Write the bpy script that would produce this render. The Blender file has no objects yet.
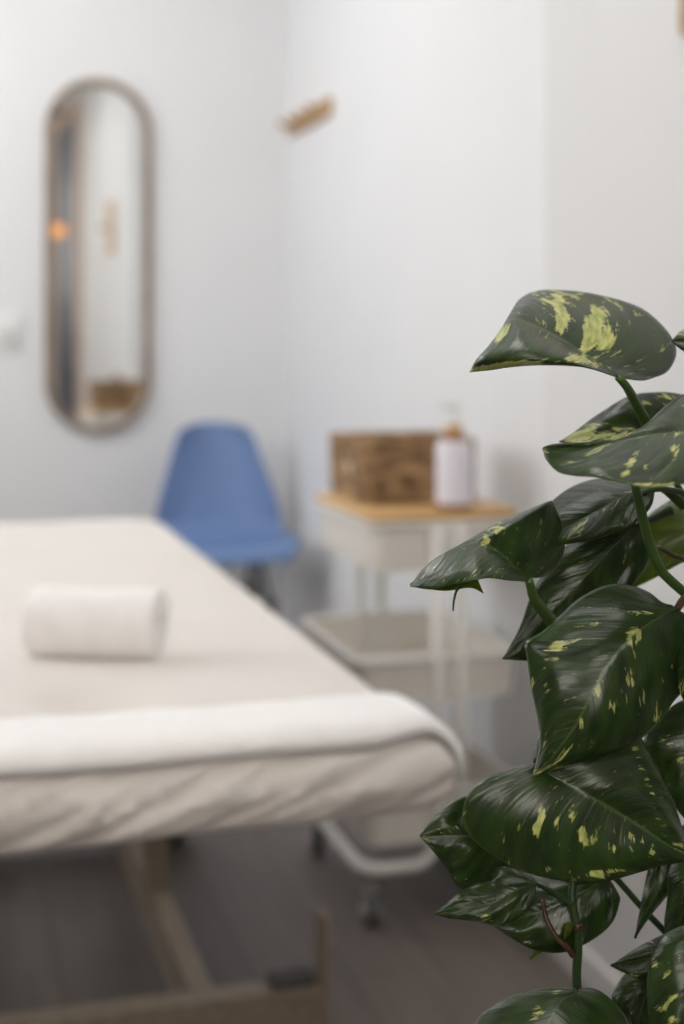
import bpy, bmesh, math, random
from mathutils import Vector, Matrix, noise
random.seed(4)
S = bpy.context.scene
COL = S.collection
# ---------------------------------------------------------------- camera frame
F, HX, HY, CH = 1422.0, 342.0, 338.0, 1.10
CB, SB = 0.960, 0.281                       # room axes turned 16.3 degrees from the view axis
CX, CY = -1.1845, -4.745
def R(X, Y, Z): return Vector((CX + CB*X + SB*Y, CY - SB*X + CB*Y, Z))
def U(px, py, D): return R((px-HX)/F*D, D, CH-(py-HY)/F*D)          # sight line at a distance
def proj(p):
    dx, dy = p[0]-CX, p[1]-CY
    X, Y = CB*dx - SB*dy, SB*dx + CB*dy
    return HX + F*X/Y, HY + F*(CH-p[2])/Y, Y
# ---------------------------------------------------------------- materials
def nmat(name):
    m = bpy.data.materials.new(name); m.use_nodes = True
    nt = m.node_tree; nt.nodes.clear()
    out = nt.nodes.new('ShaderNodeOutputMaterial'); b = nt.nodes.new('ShaderNodeBsdfPrincipled')
    nt.links.new(b.outputs[0], out.inputs[0])
    return m, nt, b, out
def N(nt, t, **kw):
    n = nt.nodes.new(t)
    for k, v in kw.items(): setattr(n, k, v)
    return n
def mat(name, c1, c2=None, rough=.5, scale=8, bump=0, bscale=60, metal=0, stretch=(1,1,1), spec=.5, sheen=0, detail=4, coords='Object', bdist=.002, coat=0):
    m, nt, b, out = nmat(name); L = nt.links
    tc = N(nt,'ShaderNodeTexCoord'); mp = N(nt,'ShaderNodeMapping'); mp.inputs['Scale'].default_value = stretch
    L.new(tc.outputs[coords], mp.inputs[0])
    nz = N(nt,'ShaderNodeTexNoise'); nz.inputs['Scale'].default_value = scale; nz.inputs['Detail'].default_value = detail
    L.new(mp.outputs[0], nz.inputs['Vector'])
    cr = N(nt,'ShaderNodeValToRGB'); cr.color_ramp.elements[0].position=.3; cr.color_ramp.elements[1].position=.7
    cr.color_ramp.elements[0].color=(*c1,1); cr.color_ramp.elements[1].color=(*(c2 or c1),1)
    L.new(nz.outputs[0], cr.inputs[0]); L.new(cr.outputs[0], b.inputs['Base Color'])
    b.inputs['Roughness'].default_value = rough; b.inputs['Metallic'].default_value = metal
    b.inputs['Specular IOR Level'].default_value = spec; b.inputs['Sheen Weight'].default_value = sheen
    b.inputs['Coat Weight'].default_value = coat
    if bump:
        n2 = N(nt,'ShaderNodeTexNoise'); n2.inputs['Scale'].default_value = bscale; n2.inputs['Detail'].default_value = 3
        L.new(mp.outputs[0], n2.inputs['Vector'])
        bp = N(nt,'ShaderNodeBump'); bp.inputs['Strength'].default_value = bump; bp.inputs['Distance'].default_value = bdist
        L.new(n2.outputs[0], bp.inputs['Height']); L.new(bp.outputs[0], b.inputs['Normal'])
    return m
def glow(name, col, strength):
    m, nt, b, out = nmat(name)
    e = N(nt,'ShaderNodeEmission'); e.inputs[0].default_value=(*col,1); e.inputs[1].default_value=strength
    nt.links.new(e.outputs[0], out.inputs[0]); return m

M = {}
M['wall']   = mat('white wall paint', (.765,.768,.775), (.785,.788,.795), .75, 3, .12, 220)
M['wallwarm'] = mat('darker warm wall white', (.70,.694,.684), (.72,.714,.704), .75, 3, .12, 220)  # slightly warmer and darker than the main wall colour
M['walltaupe'] = mat('bounce-cutting taupe wall', (.27,.25,.23), (.29,.27,.25), .8, 3, .12, 220)  # unseen walls kept dark to cut bounce light under the table
M['ceil']   = mat('ceiling paint', (.80,.80,.80), (.82,.82,.82), .9, 3)
M['trimw']  = mat('white lacquered trim', (.70,.69,.68), (.74,.73,.72), .4, 6)
M['sheet']  = mat('cream cotton sheet', (.70,.655,.61), (.74,.695,.65), .85, 5, .25, 260, sheen=.2)
M['terry']  = mat('white terry cotton', (.88,.865,.845), (.92,.905,.89), .95, 40, .35, 420, sheen=.6, bdist=.0015)
M['terry2'] = mat('warm white terry cotton', (.86,.835,.82), (.91,.885,.87), .95, 40, .35, 420, sheen=.6, bdist=.0015)
M['blue']   = mat('blue moulded plastic', (.15,.24,.45), (.16,.25,.465), .42, 4, .05, 400)
M['beech']  = mat('warm wood', (.22,.12,.055), (.34,.20,.10), .45, 14, .1, 30, stretch=(6,6,.6))
M['tablewood'] = mat('pale beech', (.20,.16,.115), (.28,.225,.165), .5, 12, .1, 30, stretch=(6,1,6))
M['bamboo'] = mat('bamboo board', (.50,.30,.12), (.62,.39,.17), .42, 10, .06, 30, stretch=(14,1,3))
M['rackwood'] = mat('oiled wood', (.36,.22,.10), (.52,.34,.17), .45, 10, .1, 30, stretch=(6,1,6))
M['greywood'] = mat('weathered wood', (.20,.15,.11), (.33,.26,.20), .6, 14, .3, 60, stretch=(3,3,.7))
M['tin']    = mat('beige powder coat', (.74,.70,.64), (.76,.72,.66), .45, 8, .05, 500)
M['tube']   = mat('off-white powder coat', (.70,.68,.64), (.73,.71,.67), .35, 8)
M['black']  = mat('black metal', (.015,.015,.016), (.02,.02,.02), .4, 8)
M['rubber'] = mat('dark grey rubber', (.035,.034,.033), (.05,.048,.046), .6, 20)
M['castor'] = mat('grey castor wheel', (.09,.088,.085), (.11,.108,.105), .45, 20)
M['chrome'] = mat('polished steel', (.75,.75,.76), (.8,.8,.8), .15, 8, metal=1)
M['wicker'] = mat('woven water hyacinth', (.075,.036,.014), (.52,.33,.165), .7, 24, .6, 140, stretch=(1,1,2.5), bdist=.004)
M['amber']  = mat('amber plastic', (.24,.10,.03), (.28,.12,.035), .15, 5, coat=.3)
M['label']  = mat('blank paper label', (.76,.73,.79), (.78,.75,.81), .5, 5)
M['pump']   = mat('frosted white plastic', (.72,.71,.70), (.75,.74,.73), .35, 5)
M['plate']  = mat('white switch plastic', (.80,.80,.79), (.82,.82,.81), .3, 5)
M['plate2'] = mat('grey switch plastic', (.62,.60,.58), (.64,.62,.60), .3, 5)
M['mirror'] = mat('silvered glass', (.90,.91,.91), (.90,.91,.91), .0, 5, metal=1)
M['planter']= mat('matt stone planter', (.42,.40,.37), (.50,.48,.45), .8, 14, .3, 80)
M['soil']   = mat('potting soil', (.02,.014,.01), (.05,.035,.025), .95, 60, 1, 120, bdist=.01)
M['stem']   = mat('green stem', (.035,.075,.012), (.06,.115,.02), .4, 30, .2, 60, stretch=(1,1,.3))
M['stemdark'] = mat('dark green stem', (.018,.04,.012), (.03,.06,.015), .4, 30, .2, 60, stretch=(1,1,.3))
M['stemred']= mat('reddish petiole', (.065,.025,.012), (.05,.045,.012), .45, 30, .2, 60)
M['doorgrey'] = mat('blue grey door', (.09,.105,.135), (.10,.12,.15), .4, 5)
M['peach']  = mat('pale wood casing', (.55,.38,.27), (.62,.45,.33), .5, 10, stretch=(4,4,.5))
M['lamp']   = glow('warm lamp glass', (1,.42,.14), 1.3)
M['panel']  = glow('light diffuser', (1,.985,.97), 27.0)
M['panel3'] = glow('panel diffuser', (1,.985,.965), 5.6)
M['panel2'] = glow('opal lamp glass', (1,.96,.92), 18.0)
M['fill_glow2'] = glow('frosted rear fill window', (1,.93,.86), 8.0)
M['fill_glow'] = glow('frosted window daylight', (.97,.985,1), 3.9)

def floor_mat():
    m, nt, b, out = nmat('grey brown laminate'); L = nt.links
    tc = N(nt,'ShaderNodeTexCoord'); mp = N(nt,'ShaderNodeMapping'); mp.inputs['Rotation'].default_value=(0,0,math.pi/2)
    L.new(tc.outputs['Object'], mp.inputs[0])
    br = N(nt,'ShaderNodeTexBrick'); br.inputs['Scale'].default_value=1; br.inputs['Brick Width'].default_value=1.2; br.inputs['Row Height'].default_value=.16
    br.inputs['Mortar Size'].default_value=.0015; br.inputs['Color1'].default_value=(.125,.104,.093,1); br.inputs['Color2'].default_value=(.175,.148,.133,1); br.inputs['Mortar'].default_value=(.05,.042,.036,1)
    L.new(mp.outputs[0], br.inputs['Vector'])
    mp2 = N(nt,'ShaderNodeMapping'); mp2.inputs['Scale'].default_value=(14,1.2,1); L.new(tc.outputs['Object'], mp2.inputs[0])
    nz = N(nt,'ShaderNodeTexNoise'); nz.inputs['Scale'].default_value=2.2; nz.inputs['Detail'].default_value=6; L.new(mp2.outputs[0], nz.inputs['Vector'])
    cr = N(nt,'ShaderNodeValToRGB'); cr.color_ramp.elements[0].color=(.55,.55,.55,1); cr.color_ramp.elements[1].color=(1.25,1.23,1.2,1)
    L.new(nz.outputs[0], cr.inputs[0])
    mx = N(nt,'ShaderNodeMix', data_type='RGBA', blend_type='MULTIPLY'); mx.inputs[0].default_value=1
    L.new(br.outputs[0], mx.inputs[6]); L.new(cr.outputs[0], mx.inputs[7]); L.new(mx.outputs[2], b.inputs['Base Color'])
    b.inputs['Roughness'].default_value=.5
    bp = N(nt,'ShaderNodeBump'); bp.inputs['Strength'].default_value=.15; bp.inputs['Distance'].default_value=.002
    L.new(nz.outputs[0], bp.inputs['Height']); L.new(bp.outputs[0], b.inputs['Normal'])
    return m
M['floor'] = floor_mat()

def leaf_mat(name, ga, gb, trans, tmul):
    m, nt, b, out = nmat(name); L = nt.links
    uv = N(nt,'ShaderNodeUVMap'); sp = N(nt,'ShaderNodeSeparateXYZ'); L.new(uv.outputs[0], sp.inputs[0])
    def mth(op, a, bb=None, c=None):
        n = N(nt,'ShaderNodeMath', operation=op)
        for i, v in enumerate((a, bb, c)):
            if v is None: continue
            if isinstance(v, (int,float)): n.inputs[i].default_value = v
            else: L.new(v, n.inputs[i])
        return n.outputs[0]
    a0 = mth('MULTIPLY_ADD', sp.outputs[0], 2.0, -1.0)
    a = mth('ABSOLUTE', a0)
    sgn = mth('SIGN', a0)
    p = mth('MULTIPLY_ADD', a, -.32, sp.outputs[1])
    oi = N(nt,'ShaderNodeObjectInfo')
    rnd = mth('MULTIPLY', oi.outputs['Random'], 60.0)
    rnd = mth('MULTIPLY_ADD', sgn, 3.7, rnd)
    def vec(sx, sy):
        c = N(nt,'ShaderNodeCombineXYZ'); L.new(mth('MULTIPLY', p, sx), c.inputs[0]); L.new(mth('MULTIPLY', a, sy), c.inputs[1]); L.new(rnd, c.inputs[2]); return c.outputs[0]
    def noi(v, det=3, sc=1.0):
        n = N(nt,'ShaderNodeTexNoise'); n.inputs['Scale'].default_value=sc; n.inputs['Detail'].default_value=det; L.new(v, n.inputs['Vector']); return n.outputs[0]
    streak = noi(vec(26, 4.0), 4)
    fine = noi(vec(90, 9), 3)
    at = N(nt,'ShaderNodeAttribute', attribute_type='GEOMETRY', attribute_name='yel')
    s1 = mth('MULTIPLY_ADD', fine, .35, mth('MULTIPLY', streak, .65))
    s2 = mth('MULTIPLY_ADD', s1, 1.9, -.45)
    tot = mth('MULTIPLY_ADD', at.outputs['Fac'], .68, s2)
    ramp = N(nt,'ShaderNodeValToRGB'); ramp.color_ramp.elements[0].position=.76; ramp.color_ramp.elements[1].position=.90
    L.new(tot, ramp.inputs[0])
    # greens
    g = N(nt,'ShaderNodeValToRGB'); g.color_ramp.elements[0].position=.35; g.color_ramp.elements[1].position=.65
    g.color_ramp.elements[0].color=(*ga,1); g.color_ramp.elements[1].color=(*gb,1)
    L.new(noi(vec(14,2.0),3), g.inputs[0])
    y = N(nt,'ShaderNodeValToRGB'); y.color_ramp.elements[0].position=.3; y.color_ramp.elements[1].position=.7
    y.color_ramp.elements[0].color=(.30,.34,.08,1); y.color_ramp.elements[1].color=(.64,.60,.26,1)
    L.new(noi(vec(50,8),3), y.inputs[0])
    mx = N(nt,'ShaderNodeMix', data_type='RGBA'); L.new(ramp.outputs[0], mx.inputs[0]); L.new(g.outputs[0], mx.inputs[6]); L.new(y.outputs[0], mx.inputs[7])
    # midrib and margin a little paler
    mr = N(nt,'ShaderNodeValToRGB'); mr.color_ramp.elements[0].position=.0; mr.color_ramp.elements[0].color=(1,1,1,1); mr.color_ramp.elements[1].position=.035; mr.color_ramp.elements[1].color=(0,0,0,1)
    e = mr.color_ramp.elements.new(.965); e.color=(0,0,0,1); e2 = mr.color_ramp.elements.new(.995); e2.color=(.8,.8,.8,1)
    L.new(a, mr.inputs[0])
    mx2 = N(nt,'ShaderNodeMix', data_type='RGBA'); L.new(mth('MULTIPLY', mr.outputs[0], .55), mx2.inputs[0]); L.new(mx.outputs[2], mx2.inputs[6]); mx2.inputs[7].default_value=(.10,.16,.045,1)
    L.new(mx2.outputs[2], b.inputs['Base Color'])
    b.inputs['Roughness'].default_value=.30; b.inputs['Specular IOR Level'].default_value=.55
    rr = mth('MULTIPLY_ADD', fine, .18, .22); L.new(rr, b.inputs['Roughness'])
    bp = N(nt,'ShaderNodeBump'); bp.inputs['Strength'].default_value=.29; bp.inputs['Distance'].default_value=.0022
    hgt = mth('MULTIPLY_ADD', mth('MULTIPLY_ADD', noi(vec(62,1.4),2), .35, noi(vec(20,1.2),2)), 1.0, mth('MULTIPLY', noi(vec(9,3),1), .8))
    L.new(hgt, bp.inputs['Height']); L.new(bp.outputs[0], b.inputs['Normal'])
    tr = N(nt,'ShaderNodeBsdfTranslucent'); tm = N(nt,'ShaderNodeMix', data_type='RGBA'); tm.blend_type='MULTIPLY'; tm.inputs[0].default_value=1
    L.new(mx2.outputs[2], tm.inputs[6]); tm.inputs[7].default_value=(*tmul,1); L.new(tm.outputs[2], tr.inputs[0])
    ms = N(nt,'ShaderNodeMixShader'); ms.inputs[0].default_value=trans; L.new(b.outputs[0], ms.inputs[1]); L.new(tr.outputs[0], ms.inputs[2]); L.new(ms.outputs[0], out.inputs[0])
    return m
M['leaf'] = leaf_mat('variegated glossy leaf',(.012,.027,.005),(.028,.060,.008),.15,(3.0,4.0,1.2))
M['leafbacklit'] = leaf_mat('backlit bright leaf',(.085,.125,.012),(.12,.17,.02),.5,(2.4,2.3,.9))  # backlight put into the colour: brighter, more translucent copy of the leaf
# ---------------------------------------------------------------- object helpers
def link(name, me, m=None, parent=None, smooth=True):
    if m: me.materials.append(m)
    if smooth:
        for p in me.polygons: p.use_smooth = True
    o = bpy.data.objects.new(name, me); COL.objects.link(o)
    if parent: o.parent = parent; o.matrix_parent_inverse = Matrix()
    return o
def obj(name, bm, m, parent=None, smooth=True, sharp=None, origin=None):
    bmesh.ops.remove_doubles(bm, verts=bm.verts, dist=1e-6)
    bmesh.ops.recalc_face_normals(bm, faces=bm.faces)
    if origin is not None:
        bmesh.ops.translate(bm, verts=bm.verts, vec=-Vector(origin))
    me = bpy.data.meshes.new(name); bm.to_mesh(me); bm.free()
    o = link(name, me, m, parent, smooth)
    if origin is not None: o.location = origin
    if smooth and sharp:
        me.set_sharp_from_angle(angle=math.radians(sharp))
    return o
def thing(name, label, cat, loc, group=None):
    o = bpy.data.objects.new(name, None); COL.objects.link(o); o.location = loc; o.empty_display_size=.05
    o['label']=label; o['category']=cat
    if group: o['group']=group
    return o
def tag(o, label, cat, group=None):
    o['label']=label; o['category']=cat
    if group: o['group']=group
    return o
def structure(name, bm, m, smooth=False):
    o = obj(name, bm, m, None, smooth); o['kind']='structure'; return o
def box(bm, x0,x1,y0,y1,z0,z1, bev=0, seg=2):
    r = bmesh.ops.create_cube(bm, size=1)
    vs = r['verts']
    for v in vs: v.co = Vector(((x0+x1)/2+v.co.x*(x1-x0), (y0+y1)/2+v.co.y*(y1-y0), (z0+z1)/2+v.co.z*(z1-z0)))
    if bev:
        es = list({e for v in vs for e in v.link_edges})
        bmesh.ops.bevel(bm, geom=es, offset=bev, segments=seg, affect='EDGES', profile=.5)
    return bm
def bar(bm, a, b, w, h, bev=.003, up=Vector((0,0,1))):
    a, b = Vector(a), Vector(b); d = b-a; L = d.length; d.normalize()
    s = d.cross(up); s = s.normalized() if s.length>1e-4 else Vector((1,0,0)); u = s.cross(d)
    t = bmesh.new(); box(t, -w/2,w/2,0,L,-h/2,h/2,bev)
    Mx = Matrix((( s.x,d.x,u.x,a.x),(s.y,d.y,u.y,a.y),(s.z,d.z,u.z,a.z),(0,0,0,1)))
    bmesh.ops.transform(t, matrix=Mx, verts=t.verts)
    me = bpy.data.meshes.new('t'); t.to_mesh(me); t.free(); bm.from_mesh(me); bpy.data.meshes.remove(me)
def tube(bm, pts, rad, seg=12, caps=True):
    pts = [Vector(p) for p in pts]; n = len(pts)
    rad = rad if isinstance(rad,(list,tuple)) else [rad]*n
    prev = None; rings=[]
    for i,p in enumerate(pts):
        t = (pts[min(i+1,n-1)]-pts[max(i-1,0)]).normalized()
        if prev is None:
            a = Vector((0,0,1)) if abs(t.z)<.9 else Vector((1,0,0)); nrm = (a - t*a.dot(t)).normalized()
        else: nrm = (prev - t*prev.dot(t)).normalized()
        prev = nrm; bn = t.cross(nrm)
        rings.append([bm.verts.new(p + (nrm*math.cos(2*math.pi*k/seg)+bn*math.sin(2*math.pi*k/seg))*rad[i]) for k in range(seg)])
    for i in range(n-1):
        for k in range(seg): bm.faces.new((rings[i][k],rings[i][(k+1)%seg],rings[i+1][(k+1)%seg],rings[i+1][k]))
    if caps:
        bm.faces.new(rings[0][::-1]); bm.faces.new(rings[-1])
def cr(pts, n, closed=False):
    """points resampled evenly along a Catmull-Rom curve"""
    pts = [Vector(p) for p in pts]
    if len(pts)==2: return [pts[0].lerp(pts[1], i/(n-1)) for i in range(n)]
    P = [pts[0]*2-pts[1]]+pts+[pts[-1]*2-pts[-2]]
    dense=[]
    for i in range(1,len(P)-2):
        for k in range(24):
            t=k/24; a,b,c,d = P[i-1],P[i],P[i+1],P[i+2]
            dense.append(.5*((2*b)+(c-a)*t+(2*a-5*b+4*c-d)*t*t+(3*b-a-3*c+d)*t**3))
    dense.append(pts[-1])
    acc=[0]
    for i in range(1,len(dense)): acc.append(acc[-1]+(dense[i]-dense[i-1]).length)
    out=[]; j=0
    for i in range(n):
        s=acc[-1]*i/(n-1)
        while j<len(acc)-2 and acc[j+1]<s: j+=1
        seg=acc[j+1]-acc[j]; out.append(dense[j].lerp(dense[j+1], 0 if seg==0 else min(1,(s-acc[j])/seg)))
    return out
def lathe(bm, prof, c, seg=32):
    rings=[]
    for r,z in prof:
        rings.append([bm.verts.new((c[0]+r*math.cos(2*math.pi*k/seg), c[1]+r*math.sin(2*math.pi*k/seg), c[2]+z)) for k in range(seg)] if r>1e-6 else [bm.verts.new((c[0],c[1],c[2]+z))])
    for a,b in zip(rings,rings[1:]):
        for k in range(seg):
            k2=(k+1)%seg
            if len(a)==1 and len(b)==1: continue
            if len(a)==1: bm.faces.new((a[0],b[k2],b[k]))
            elif len(b)==1: bm.faces.new((a[k],a[k2],b[0]))
            else: bm.faces.new((a[k],a[k2],b[k2],b[k]))
def rrect(hx, hy, r, n=8):
    """rounded rectangle outline, counter-clockwise"""
    out=[]
    for cx,cy,a0 in ((hx-r,hy-r,0),(-hx+r,hy-r,90),(-hx+r,-hy+r,180),(hx-r,-hy+r,270)):
        for k in range(n+1):
            a=math.radians(a0+90*k/n); out.append((cx+r*math.cos(a), cy+r*math.sin(a)))
    return out
def rings_mesh(bm, rings, close_ends=(False,False)):
    vr=[[bm.verts.new(p) for p in r] for r in rings]; n=len(vr[0])
    for a,b in zip(vr,vr[1:]):
        for k in range(n): bm.faces.new((a[k],a[(k+1)%n],b[(k+1)%n],b[k]))
    if close_ends[0]: bm.faces.new(vr[0][::-1])
    if close_ends[1]: bm.faces.new(vr[-1])
    return vr
# ---------------------------------------------------------------- the room
XL, YF, ZC = -2.75, -6.30, 2.55          # left wall, wall behind the viewer, ceiling
PX, PY = -0.10, -2.36                    # wall step on the right
bm=bmesh.new(); box(bm, XL-.1,.12,YF-.1,.1,-.08,0); structure('floor',bm,M['floor'])
bm=bmesh.new(); box(bm, XL-.1,.12,YF-.1,.1,ZC,ZC+.08); structure('ceiling',bm,M['ceil'])
bm=bmesh.new(); box(bm, XL-.1,.12,0,.1,0,ZC); structure('wall_back',bm,M['wall'])
WY0,WY1,WZ0,WZ1=-2.8,-.5,1.15,2.45
bm=bmesh.new()
box(bm, XL-.1,XL,YF,WY0,0,ZC); box(bm, XL-.1,XL,WY1,0,0,ZC); box(bm, XL-.1,XL,WY0,WY1,0,WZ0); box(bm, XL-.1,XL,WY0,WY1,WZ1,ZC); structure('wall_left',bm,M['walltaupe'])
bm=bmesh.new(); box(bm, XL-.07,XL-.06,WY0,WY1,WZ0,WZ1); structure('fill_window_1',bm,M['fill_glow'])  # unseen glowing pane, added to light the walls from the left
bm=bmesh.new()
for q in ((WY0,WY0+.05,WZ0,WZ1),(WY1-.05,WY1,WZ0,WZ1),((WY0+WY1)/2-.03,(WY0+WY1)/2+.03,WZ0,WZ1),(WY0,WY1,WZ0,WZ0+.05),(WY0,WY1,WZ1-.05,WZ1)): box(bm,XL-.06,XL-.02,*q,.003)
structure('trim_2',bm,M['trimw'])
VX0,VX1,VZ0,VZ1=-2.45,-.95,1.35,2.40
bm=bmesh.new(); box(bm, XL-.1,VX0,YF-.1,YF,0,ZC); box(bm, VX1,.12,YF-.1,YF,0,ZC); box(bm,VX0,VX1,YF-.1,YF,0,VZ0); box(bm,VX0,VX1,YF-.1,YF,VZ1,ZC); structure('wall_front',bm,M['walltaupe'])
bm=bmesh.new(); box(bm,VX0,VX1,YF-.07,YF-.06,VZ0,VZ1); structure('fill_window_2',bm,M['fill_glow2'])  # unseen glowing pane, added as front fill for table and plant
bm=bmesh.new()
for q in ((VX0,VX0+.05,VZ0,VZ1),(VX1-.05,VX1,VZ0,VZ1),((VX0+VX1)/2-.03,(VX0+VX1)/2+.03,VZ0,VZ1),(VX0,VX1,VZ0,VZ0+.05),(VX0,VX1,VZ1-.05,VZ1)): box(bm,q[0],q[1],YF-.06,YF-.02,q[2],q[3],.003)
structure('trim_3',bm,M['trimw'])
def poly_prism(outline, z0, z1):
    bm=bmesh.new()
    rings_mesh(bm, [[(x,y,z0) for x,y in outline],[(x,y,z1) for x,y in outline]], (True,True)); return bm
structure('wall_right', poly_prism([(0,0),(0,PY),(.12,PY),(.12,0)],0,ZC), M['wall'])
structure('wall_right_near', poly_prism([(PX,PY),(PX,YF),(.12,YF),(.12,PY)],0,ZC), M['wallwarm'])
DY0,DY1=-5.15,-4.12
t_=.012
structure('baseboard_right', poly_prism([(0,0),(-t_,0),(-t_,PY+t_),(PX-t_,PY+t_),(PX-t_,DY1+.07),(PX,DY1+.07),(PX,PY),(0,PY)],0,.055), M['trimw'])
bm=bmesh.new(); box(bm, XL,-t_,-t_,0,0,.055,.002); structure('baseboard_back',bm,M['trimw'])
bm=bmesh.new(); box(bm, XL,XL+t_,YF,-t_,0,.055,.002); structure('baseboard_left',bm,M['trimw'])
# full-height door on the right, beside the viewer, caught by the mirror
bm=bmesh.new()
box(bm,PX-.02,PX,DY0,DY1,0,2.48,.004); box(bm,PX-.027,PX-.019,DY0+.12,DY1-.12,1.30,2.34,.003); box(bm,PX-.027,PX-.019,DY0+.12,DY1-.12,.16,1.14,.003)
structure('door_1',bm,M['doorgrey'])
bm=bmesh.new(); box(bm,PX-.03,PX,DY1,DY1+.07,0,2.55,.004); box(bm,PX-.03,PX,DY0-.07,DY0,0,2.55,.004); box(bm,PX-.03,PX,DY0,DY1,2.48,2.55,.004)
structure('trim_1',bm,M['peach'])
pt=thing('pendant_lamp','small warm glass pendant lamp hanging by the grey door','lamp',(-.19,-4.50,ZC))
b_=bmesh.new(); lathe(b_,[(0,0),(.045,0),(.045,-.012),(.02,-.028),(0,-.028)],(0,0,0),24); obj('canopy',b_,M['black'],pt,True,40)
b_=bmesh.new(); tube(b_,[(0,0,-.02),(0,0,-.70)],.0025,8); obj('cord',b_,M['black'],pt)
b_=bmesh.new(); lathe(b_,[(0,-.69),(.018,-.69),(.02,-.72),(0,-.72)],(0,0,0),20); obj('socket',b_,M['black'],pt,True,40)
b_=bmesh.new(); lathe(b_,[(.045*math.sin(math.pi*k/16),-.762+.045*math.cos(math.pi*k/16)) for k in range(17)],(0,0,0),28); obj('glass_globe',b_,M['lamp'],pt)
# ceiling lights; the unseen panels are added for leaf sheen and fill
def ceiling_light(x,y,lab,m,r=.13):
    t=thing('globe_ceiling_light',lab,'ceiling light',(x,y,ZC))
    b=bmesh.new(); lathe(b,[(0,0),(.075,0),(.075,-.018),(.07,-.024),(.03,-.026),(.03,-.055),(0,-.055)],(0,0,0),32); obj('mount',b,M['trimw'],t,True,35)
    b=bmesh.new(); lathe(b,[(r*math.sin(math.pi*k/20),-.045-r+r*math.cos(math.pi*k/20)) for k in range(21)],(0,0,0),40); obj('globe',b,M[m],t)
    return t
ceiling_light(-1.3,-1.2,'white opal globe ceiling light above the massage table','panel')
def fill_panel(x,y,lab,hx=.30,hy=.30):
    t=thing('fill_panel_light',lab,'ceiling light',(x,y,ZC))
    b=bmesh.new(); o=rrect(hx,hy,.02,4); i=rrect(hx-.02,hy-.02,.01,4)
    rings_mesh(b,[[(px,py,0) for px,py in o],[(px,py,-.03) for px,py in o],[(px,py,-.03) for px,py in i],[(px,py,-.012) for px,py in i]])
    obj('frame',b,M['trimw'],t,True,35)
    b=bmesh.new(); box(b,-hx+.021,hx-.021,-hy+.021,hy-.021,-.016,-.008); obj('diffuser',b,M['panel3'],t,False)
fill_panel(-.75,-3.05,'unseen added square white panel light on the ceiling above the near end of the table')
fill_panel(-1.2,-4.5,'unseen added long white panel light on the ceiling above the plant',.50,.22)
# ---------------------------------------------------------------- massage table
TX0,TX1,TY0,TY1,TZ = -1.342,-.643,-3.335,-1.385,.68
TH=.094
tb=thing('massage_table','cream-sheeted massage table on a pale wooden base under the white towels','massage table',((TX0+TX1)/2,(TY0+TY1)/2,0))
tc0=Vector(tb.location)
def axis_samples(h, r, n_mid, n_edge=7):
    s=[-h + r*(1-math.cos(math.radians(90*k/n_edge))) for k in range(n_edge)]
    mid=[(-h+r)+(2*h-2*r)*k/n_mid for k in range(n_mid+1)]
    return s+mid+[-v for v in s[::-1]]
def rounded_box(bm,hx,hy,hz,r,nx,ny,nz,rp):
    """box with edge radius r and plan corner radius rp"""
    ax=[axis_samples(hx,r,nx),axis_samples(hy,r,ny),axis_samples(hz,r,nz)]
    H=(hx,hy,hz); cache={}
    def vert(p):
        k=tuple(round(c,6) for c in p)
        if k not in cache:
            q=Vector(p)
            # angle-true rounding of the box surface
            c=Vector([max(-(H[i]-r),min(H[i]-r,q[i])) for i in range(3)])
            dlt=q-c
            def ang(v): return v
            if dlt.length>1e-9: dlt=dlt.normalized()*r
            if q.y<0 and abs(dlt.x)>1e-9 and abs(dlt.y)>1e-9:
                f=(math.hypot(dlt.x,dlt.y)/max(abs(dlt.x),abs(dlt.y)))**.75; dlt.x*=f; dlt.y*=f
            w=c+dlt
            # plan corners
            ix,iy=hx-.11,(hy-.11 if w.y>0 else 9)
            ex,ey=abs(w.x)-ix,abs(w.y)-iy
            if ex>0 and ey>0:
                m=max(ex,ey); l=math.hypot(ex,ey); f=m/l
                w.x=math.copysign(ix+ex*f,w.x); w.y=math.copysign(iy+ey*f,w.y)
            cache[k]=bm.verts.new(w)
        return cache[k]
    for a,b_,c in ((0,1,2),(1,2,0),(0,2,1)):
        A,B=ax[a],ax[b_]
        for sgn in (-1,1):
            for i in range(len(A)-1):
                for j in range(len(B)-1):
                    q=[]
                    for u,v in ((A[i],B[j]),(A[i+1],B[j]),(A[i+1],B[j+1]),(A[i],B[j+1])):
                        p=[0,0,0]; p[a]=u;p[b_]=v;p[c]=sgn*H[c]; q.append(vert(p))
                    if len(set(q))==4:
                        try: bm.faces.new(q)
                        except ValueError: pass
bm=bmesh.new()
hx,hy,hz=(TX1-TX0)/2,(TY1-TY0)/2,TH/2
rounded_box(bm,hx,hy,hz,.0465,130,150,2,.048)
fh=Vector((0,-hy+.27))
def table_dz(x,y):
    r2=((x-fh.x)**2+(y-fh.y)**2)/.075**2
    return -.030*math.exp(-r2*1.5) + .0018*noise.noise(Vector((x*5,y*5,1.3)))
for v in bm.verts:
    x,y,z=v.co
    if z>0: v.co.z += table_dz(x,y)*min(1,(z/hz)**2)
    side=max(0,min(1,(-(y)-hy+.05)/.05))
    if side>0:
        w=noise.noise(Vector((x*9+z*11,z*9-x*3.5,2)))*.008+(1-abs(noise.noise(Vector((x*16-z*34,z*7+x*3,7)))))**3*.016-.006
        v.co.y -= w*side*(1 if z>-hz*.9 else .4); 
        if z<0: v.co.z += side*(-z/hz)*(.013*(x+hx)/(2*hx) + .007*noise.noise(Vector((x*6,4,4))))
    sx=max(0,min(1,(x-hx+.05)/.05))
    if sx>0: v.co.x += sx*noise.noise(Vector((y*8+z*8,z*10,5)))*.004
bmesh.ops.translate(bm,verts=bm.verts,vec=(0,0,TZ-hz))
mt=obj('mattress',bm,M['sheet'],tb)
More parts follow.
